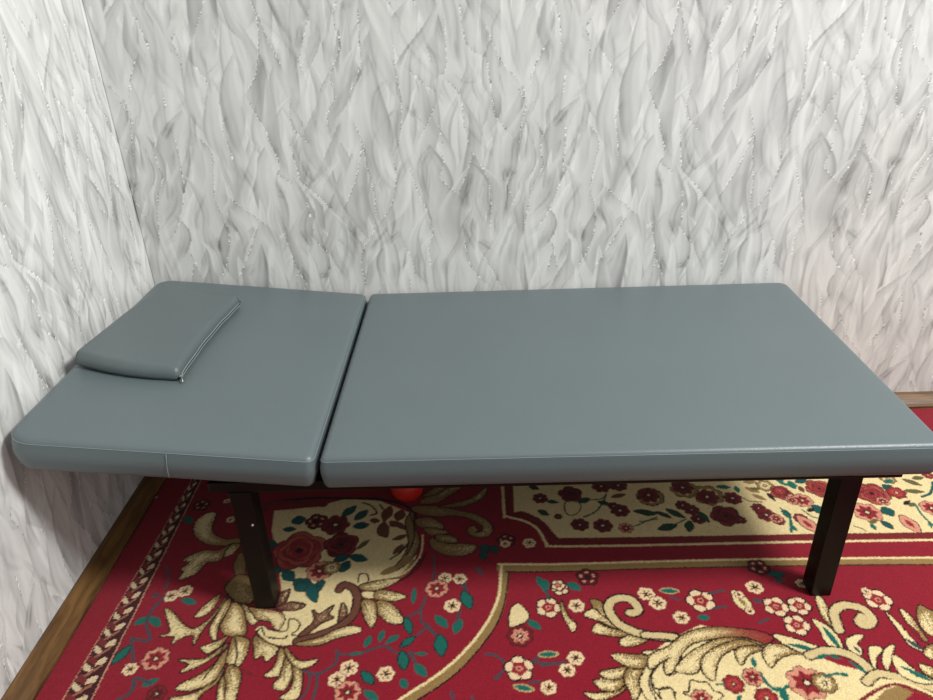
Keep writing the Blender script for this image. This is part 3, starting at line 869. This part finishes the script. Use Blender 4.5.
# overlapping brushed petals, each painted over the last with a crisp edge and a fading tail
PT = np.full((nz, nx), .0); pr = np.random.default_rng(21)
for _ in range(330):
    x0, y0 = pr.random()*PW, pr.random()*PH; L = pr.uniform(140, 340); Wd = pr.uniform(.2, .36)*L*.66; tl = pr.normal(.04, .2); bend = pr.normal(0, .11)
    ii = np.arange(int(-L*.65/RW), int(L*.65/RW)); jj = np.arange(int(-L*.6/RW), int(L*.6/RW))
    gx, gy = np.meshgrid(jj*RW+0., ii*RW+0.)
    a = gy*math.cos(tl)+gx*math.sin(tl); b = gx*math.cos(tl)-gy*math.sin(tl)
    t = a/L+.5; b = b-bend*L*np.sin(np.clip(t, 0, 1)*math.pi)-4*np.sin(t*9+x0)
    hw = Wd*.5*np.clip(np.sin(np.clip(t, 0, 1)**.8*math.pi), 0, 1)**.8+1e-3; s_ = b/hw
    al = np.clip((1-np.abs(s_))*hw/3.5, 0, 1)*((t > 0) & (t < 1))*sstep(t/.45)*.92
    sg = 1 if pr.random() < .5 else -1
    v = pr.uniform(-.10, .22)+.42*sstep((s_*sg-.05)/.95)*pr.uniform(.25, 1)-.14*np.exp(-((s_*sg+.75)/.3)**2)+.05*np.sin(s_*pr.uniform(4, 9)+t*3)
    v = v+.18*(1-t)*pr.random()
    iz_ = ((ii[:, None]+int(y0/RW)) % nz)+0*jj[None]; ix_ = ((jj[None]+int(x0/RW)) % nx)+0*ii[:, None]
    PT[iz_, ix_] = PT[iz_, ix_]*(1-al)+v*al
PT -= PT.mean()
def paper(u, z):
    i = np.floor(u/RW).astype(int) % nx; j = np.floor(z/RW).astype(int) % nz
    dk, sp = tD[j, i], tS[j, i]
    pt = PT[j, i]
    wv = 40*(vnoise(u/130, z/160, 5)-.5)
    soft = vnoise((u+wv*2)/24, z/120, 11)*.6+vnoise((u-wv*2.4)/48, z/170, 12)*.4
    g = .66-.40*np.clip(dk, -.2, 1.3)-.60*np.clip(pt, -.25, .6)-.08*(soft-.5)+.03*(vnoise(u/7, z/60, 13)-.5)
    c = g[..., None]*np.array([.985, 1.0, .985])
    s = np.clip(sp, -1, 1.2)[..., None]
    c = np.where(s < 0, c*(1+.6*s), c+(1.0-c)*np.clip(s, 0, 1)*.9)
    return np.clip(c, .05, .97)
wall_m = pattern_mat('wallpaper', .55, .12, 260, .0015, .35)
def wall(name, xs, f3, uf):
    U, Z = np.meshgrid(xs, np.arange(0, 1700, RW)); C = paper(uf(U), Z)
    o = grid_mesh(name, f3(U/1000, Z/1000), C, wall_m, (0, .1, 0) if 'back' in name else (-.1, 0, 0)); o['kind'] = 'structure'; return o
wall('wall_back', np.arange(0, 2850, RW), lambda U, Z: np.stack([U, 0*U, Z], -1), lambda u: u)
wall('wall_left', -np.arange(0, 1600, RW)[::-1], lambda U, Z: np.stack([0*U, U, Z], -1), lambda u: u)
bm = bmesh.new(); add_box(bm, (-.1, -1.6, -.06), (2.85, .1, -.008), 0)
o = obj('floor', bm, mat('floor_boards', (120, 90, 60), .5, var=.2), smooth=False); o['kind'] = 'structure'

# baseboards: moulded wood
wood = bpy.data.materials.new('baseboard_wood'); wood.use_nodes = True; nt = wood.node_tree; b = nt.nodes['Principled BSDF']
tc = nt.nodes.new('ShaderNodeTexCoord'); mp = nt.nodes.new('ShaderNodeMapping'); nn = nt.nodes.new('ShaderNodeTexNoise'); cr = nt.nodes.new('ShaderNodeValToRGB')
nn.inputs['Scale'].default_value = 9; nn.inputs['Detail'].default_value = 6; nn.inputs['Distortion'].default_value = .6
cr.color_ramp.elements[0].color = list(lin((74, 50, 25)))+[1]; cr.color_ramp.elements[1].color = list(lin((122, 89, 50)))+[1]
cr.color_ramp.elements[0].position = .3; cr.color_ramp.elements[1].position = .7
nt.links.new(tc.outputs['Object'], mp.inputs[0]); nt.links.new(mp.outputs[0], nn.inputs['Vector']); nt.links.new(nn.outputs['Fac'], cr.inputs[0]); nt.links.new(cr.outputs[0], b.inputs['Base Color'])
mp.inputs['Scale'].default_value = (1, 8, 8); b.inputs['Roughness'].default_value = .42
wood2 = wood.copy(); wood2.node_tree.nodes['Mapping'].inputs['Scale'].default_value = (8, 1, 8)
prof = [(0, -.008), (.045, -.008), (.0455, .006), (.040, .013), (.030, .022), (.020, .029), (.013, .034), (.008, .036), (0, .036)]
def board(name, fn, a, b2, m):
    bm = bmesh.new(); A = [bm.verts.new(fn(a, d, z)) for d, z in prof]; B = [bm.verts.new(fn(b2, d, z)) for d, z in prof]
    n = len(prof)
    for i in range(n): bm.faces.new((A[i], A[(i+1) % n], B[(i+1) % n], B[i]))
    bm.faces.new(A); bm.faces.new(B[::-1])
    o = obj(name, bm, m, smooth=False); o['kind'] = 'structure'
board('baseboard_back', lambda s, d, z: (s, -d, z), .0, 2.85, wood)
board('baseboard_left', lambda s, d, z: (d, s, z), -1.6, -.045, wood2)

# ------------------------------------------------------------ treatment couch
leather = mat('grey_leatherette', (92, 104, 107), .39, spec=.5, bump=.22, scale=420, var=.05, detail=3)
pleather = mat('pillow_leatherette', (88, 99, 101), .40, spec=.5, bump=.25, scale=420, var=.05, detail=3)
thread = mat('seam_thread', (128, 142, 145), .6)
steel = mat('black_painted_steel', (10, 8, 8), .42, spec=.25, bump=.05, scale=90, var=.2)
chrome = mat('bolt_steel', (190, 190, 186), .3, metal=.9)
def outline(x0, x1, y0, y1, radii, seg=7):
    """rounded rectangle, radii for corners (x0,y0),(x1,y0),(x1,y1),(x0,y1); straight sides subdivided"""
    cs = [(x0, y0, 1, 1, math.pi), (x1, y0, -1, 1, 1.5*math.pi), (x1, y1, -1, -1, 0), (x0, y1, 1, -1, .5*math.pi)]
    pts = []
    for (cx, cy, sx, sy, a0), r in zip(cs, radii):
        ox, oy = cx+sx*r, cy+sy*r
        arc = [(ox+r*math.cos(a0+t*math.pi/2/seg), oy+r*math.sin(a0+t*math.pi/2/seg)) for t in range(seg+1)]
        if pts:
            p = pts[-1]; q = arc[0]
            for k in range(1, 12): pts.append((p[0]+(q[0]-p[0])*k/12, p[1]+(q[1]-p[1])*k/12))
        pts += arc
    p = pts[-1]; q = pts[0]
    for k in range(1, 12): pts.append((p[0]+(q[0]-p[0])*k/12, p[1]+(q[1]-p[1])*k/12))
    return pts
def offs(pts, d):
    n = len(pts); o = []
    for i in range(n):
        a, b = Vector(pts[i-1]), Vector(pts[(i+1) % n]); t = (b-a).normalized(); o.append((pts[i][0]-t.y*d, pts[i][1]+t.x*d))
    return o
def slab(pts, th, re, crown=.004, bulge=.002, fn=None, rb=None):
    rb = rb or re
    bm = bmesh.new(); rings = []
    xs_ = [p[0] for p in pts]; ys_ = [p[1] for p in pts]; X0, X1, Y0, Y1 = min(xs_)+re, max(xs_)-re, min(ys_)+re, max(ys_)-re
    cx = (X0+X1)/2; cy = (Y0+Y1)/2
    def up(x, y):
        a = max(0, 1-((x-cx)/(X1-X0)*2)**2); b = max(0, 1-((y-cy)/(Y1-Y0)*2)**2)
        return crown*(a*b)**.5
    seq = []
    for t in range(5): a = t/4*math.pi/2; seq.append((rb*(1-math.sin(a)), rb*(1-math.cos(a))))
    for t in (.25, .5, .75): seq.append((-bulge*math.sin(t*math.pi), rb+(th-rb-re)*t))
    for t in range(7): a = t/6*math.pi/2; seq.append((re*(1-math.cos(a)), th-re+re*math.sin(a)))
    def ring(P, z): 
        L = []
        for p in P:
            c = (p[0], p[1], z)
            L.append(bm.verts.new(fn(*c) if fn else c))
        rings.append(L)
    for d, z in seq: ring(offs(pts, d), z)
    last = offs(pts, re)
    for s in (.97, .93, .86, .75, .6, .4, .2, .05):
        L = []
        for p in last:
            x, y = cx+(p[0]-cx)*s, cy+(p[1]-cy)*s; c = (x, y, th+up(x, y)); L.append(bm.verts.new(fn(*c) if fn else c))
        rings.append(L)
    n = len(pts)
    for A, B in zip(rings[:-1], rings[1:]):
        for i in range(n): bm.faces.new((A[i], A[(i+1) % n], B[(i+1) % n], B[i]))
    bm.faces.new(rings[0][::-1]); bm.faces.new(rings[-1])
    return bm
couch = bpy.data.objects.new('treatment_couch', None); COL.objects.link(couch); couch.location = (1.0, -.45, 0)
couch['label'] = 'grey leatherette treatment couch with raised head section on black steel legs against the wall'; couch['category'] = 'massage table'
CI = Matrix.Translation((-1.0, .45, 0))
def cpart(name, bm, m, parent=None, smooth=True):
    bm.transform(CI); return obj(name, bm, m, parent or couch, smooth)
ZT, TH = .4585, .081
main = outline(.674, 1.956, -.876, -.016, (.014, .022, .03, .014))
md = cpart('seat_cushion', slab(main, TH, .014, .004, .004, lambda x, y, z: (x, y, z+ZT-TH), .016), leather)
bm = bmesh.new(); add_tube(bm, [(x, y, ZT-.0085) for x, y in offs(main, .0012)], .0008, 5, True); cpart('seam', bm, thread, md)['label'] = 'pale stitched seam'
# head section, hinged at x = .67 and rising towards the wall
SL = math.atan(.109); HX, HZ = .663, ZT
def head(x, y, z):
    dx = HX-x; dz = z-TH
    return (HX-dx*math.cos(SL)-dz*0+math.sin(SL)*dz*-1*-1, y, HZ+dx*math.sin(SL)+dz*math.cos(SL))
ho = outline(.024, .663, -.876, -.016, (.06, .02, .02, .05))
hd = cpart('head_cushion', slab(ho, TH, .016, .003, .004, head, .02), leather)
bm = bmesh.new(); add_tube(bm, [head(x, y, TH-.0085) for x, y in offs(ho, .0012)], .0008, 5, True); cpart('seam', bm, thread, hd)['label'] = 'pale stitched seam'
bm = bmesh.new(); add_tube(bm, [head(.362, -.8772-.004*math.sin(t/8*math.pi), .012+(TH-.022)*t/8) for t in range(9)], .0008, 5); cpart('seam', bm, thread, hd)['label'] = 'short upright stitched seam'
# steel frame
FB, FT = .351, .3775
bm = bmesh.new()
for y in (-.843, -.095): add_box(bm, (.415, y, FB), (1.905, y+.04, FT), .003)
for x in (.415, .70, 1.30, 1.865): add_box(bm, (x, -.803, FB), (x+.04, -.095, FT), .003)
cpart('frame', bm, steel, smooth=False)
for y in (-.80, -.135):
    bm = bmesh.new(); add_box(bm, (.09, y, -.028), (.655, y+.03, .0005), .003)
    for v in bm.verts: v.co = Vector(head(*v.co))
    cpart('head_rail', bm, steel, smooth=False)
def leg(x, y, tilt=0):
    bm = bmesh.new(); add_box(bm, (x, y, 0.0), (x+.048, y+.048, FB+.001), .003)
    o = cpart('leg', bm, steel, smooth=False); return o
for x in (.457, 1.778):
    for y in (-.8395, -.1385):
        l = leg(x, y-(.006 if x < 1 and y < -.5 else 0))
        if x < 1 and y < -.5:
            bm = bmesh.new(); bmesh.ops.create_cone(bm, cap_ends=True, segments=12, radius1=.0032, radius2=.0024, depth=.004, matrix=Matrix.Translation((.495, -.8472, .262)) @ Matrix.Rotation(math.pi/2, 4, 'X'))
            cpart('bolt', bm, chrome, l)
bm = bmesh.new(); add_tube(bm, [(.44, -.66, .355), (.47, -.66, .29), (.56, -.66, .27), (.69, -.66, .355)], .008, 8); cpart('prop_stay', bm, steel)

# ------------------------------------------------------------ pillow on the head section
quad = [(.036, -.583), (.300, -.622), (.322, -.180), (.085, -.140)]
def pil(u, v, h):
    a, b, c, d = [Vector(q) for q in quad]; p = a*(1-u)*(1-v)+b*u*(1-v)+c*u*v+d*(1-u)*v
    return p, h
bm = bmesh.new(); NU, NV = 36, 48
def psurf(u, v, top):
    # edges: front side bellies out, right side pinched along the zip
    U = u; V = v
    p, _ = pil(u, v, 0)
    eu = min(u, 1-u)*.27; ev = min(v, 1-v)*.43
    ex = 1-math.exp(-(eu/.0045)); ey = 1-math.exp(-(ev/.004))
    hgt = .029*(ex*ey)**.5*(1-.22*u)*(1+.1*math.sin(math.pi*v))
    bel = 0
    if top:
        z = .010+hgt+.0012*math.sin(v*23+u*5)*max(0, u-.8)*4+.0010*math.sin(u*31)*max(0, .12-v)*8
    else:
        z = .010-.010*min(1, (eu/.012))**.5*min(1, (ev/.012))**.5
    p = p+Vector((0, -.016*math.sin(math.pi*u)*(1-v)**3))+Vector((-.010*math.sin(math.pi*v)*u**3, 0))
    if top: p = p+Vector((0, .006*(1-v)**6))
    return Vector(head(p.x, p.y, TH+.0048+z))
top = [[bm.verts.new(psurf(i/NU, j/NV, True)) for j in range(NV+1)] for i in range(NU+1)]
bot = [[top[i][j] if i in (0, NU) or j in (0, NV) else bm.verts.new(psurf(i/NU, j/NV, False)) for j in range(NV+1)] for i in range(NU+1)]
for i in range(NU):
    for j in range(NV):
        bm.faces.new((top[i][j], top[i+1][j], top[i+1][j+1], top[i][j+1]))
        try: bm.faces.new((bot[i][j], bot[i][j+1], bot[i+1][j+1], bot[i+1][j]))
        except ValueError: pass
pw = obj('pillow', bm, pleather)
pw['label'] = 'flat rectangular grey leatherette pillow with a zip, lying on the raised head section'; pw['category'] = 'pillow'
pipe_m = mat('piping_edge', (150, 160, 162), .45)
def edge(v, du, dz):
    a = psurf(1, v, True); return a+Vector((du, 0, dz))
for du, dz in ((.0005, .0035), (.001, -.003)):
    bm = bmesh.new(); add_tube(bm, [edge(v/30, du, dz) for v in range(1, 30)], .0011, 6); obj('piping', bm, pipe_m, pw)['label'] = 'pale folded edge beside the zip'
bm = bmesh.new(); add_tube(bm, [edge(v/30, .0012, .0003) for v in range(1, 30)], .0016, 6); obj('zip', bm, mat('zip_tape', (40, 48, 50), .7), pw)
bm = bmesh.new(); c = edge(.02, .002, .002)
add_box(bm, c+Vector((-.004, -.006, -.002)), c+Vector((.004, .006, .003)), .001); add_tube(bm, [c+Vector((.001, -.004, 0)), c+Vector((.006, -.013, -.004)), c+Vector((.008, -.018, -.008))], .0016, 6)
obj('zip_pull', bm, chrome, pw)

# ------------------------------------------------------------ ball under the couch
bm = bmesh.new(); bmesh.ops.create_uvsphere(bm, u_segments=48, v_segments=28, radius=.048)
for v in bm.verts:   # moulded equator line
    d = abs(v.co.z)/.048
    if d < .03: v.co *= 1.006
bm.transform(Matrix.Rotation(.5, 4, 'X'))
bl = obj('ball', bm, mat('red_plastic', (196, 38, 30), .35, spec=.5, var=.05)); bl.location = (.792, -.447, .0478)
bl['label'] = 'small plain red ball on the carpet under the couch'; bl['category'] = 'ball'
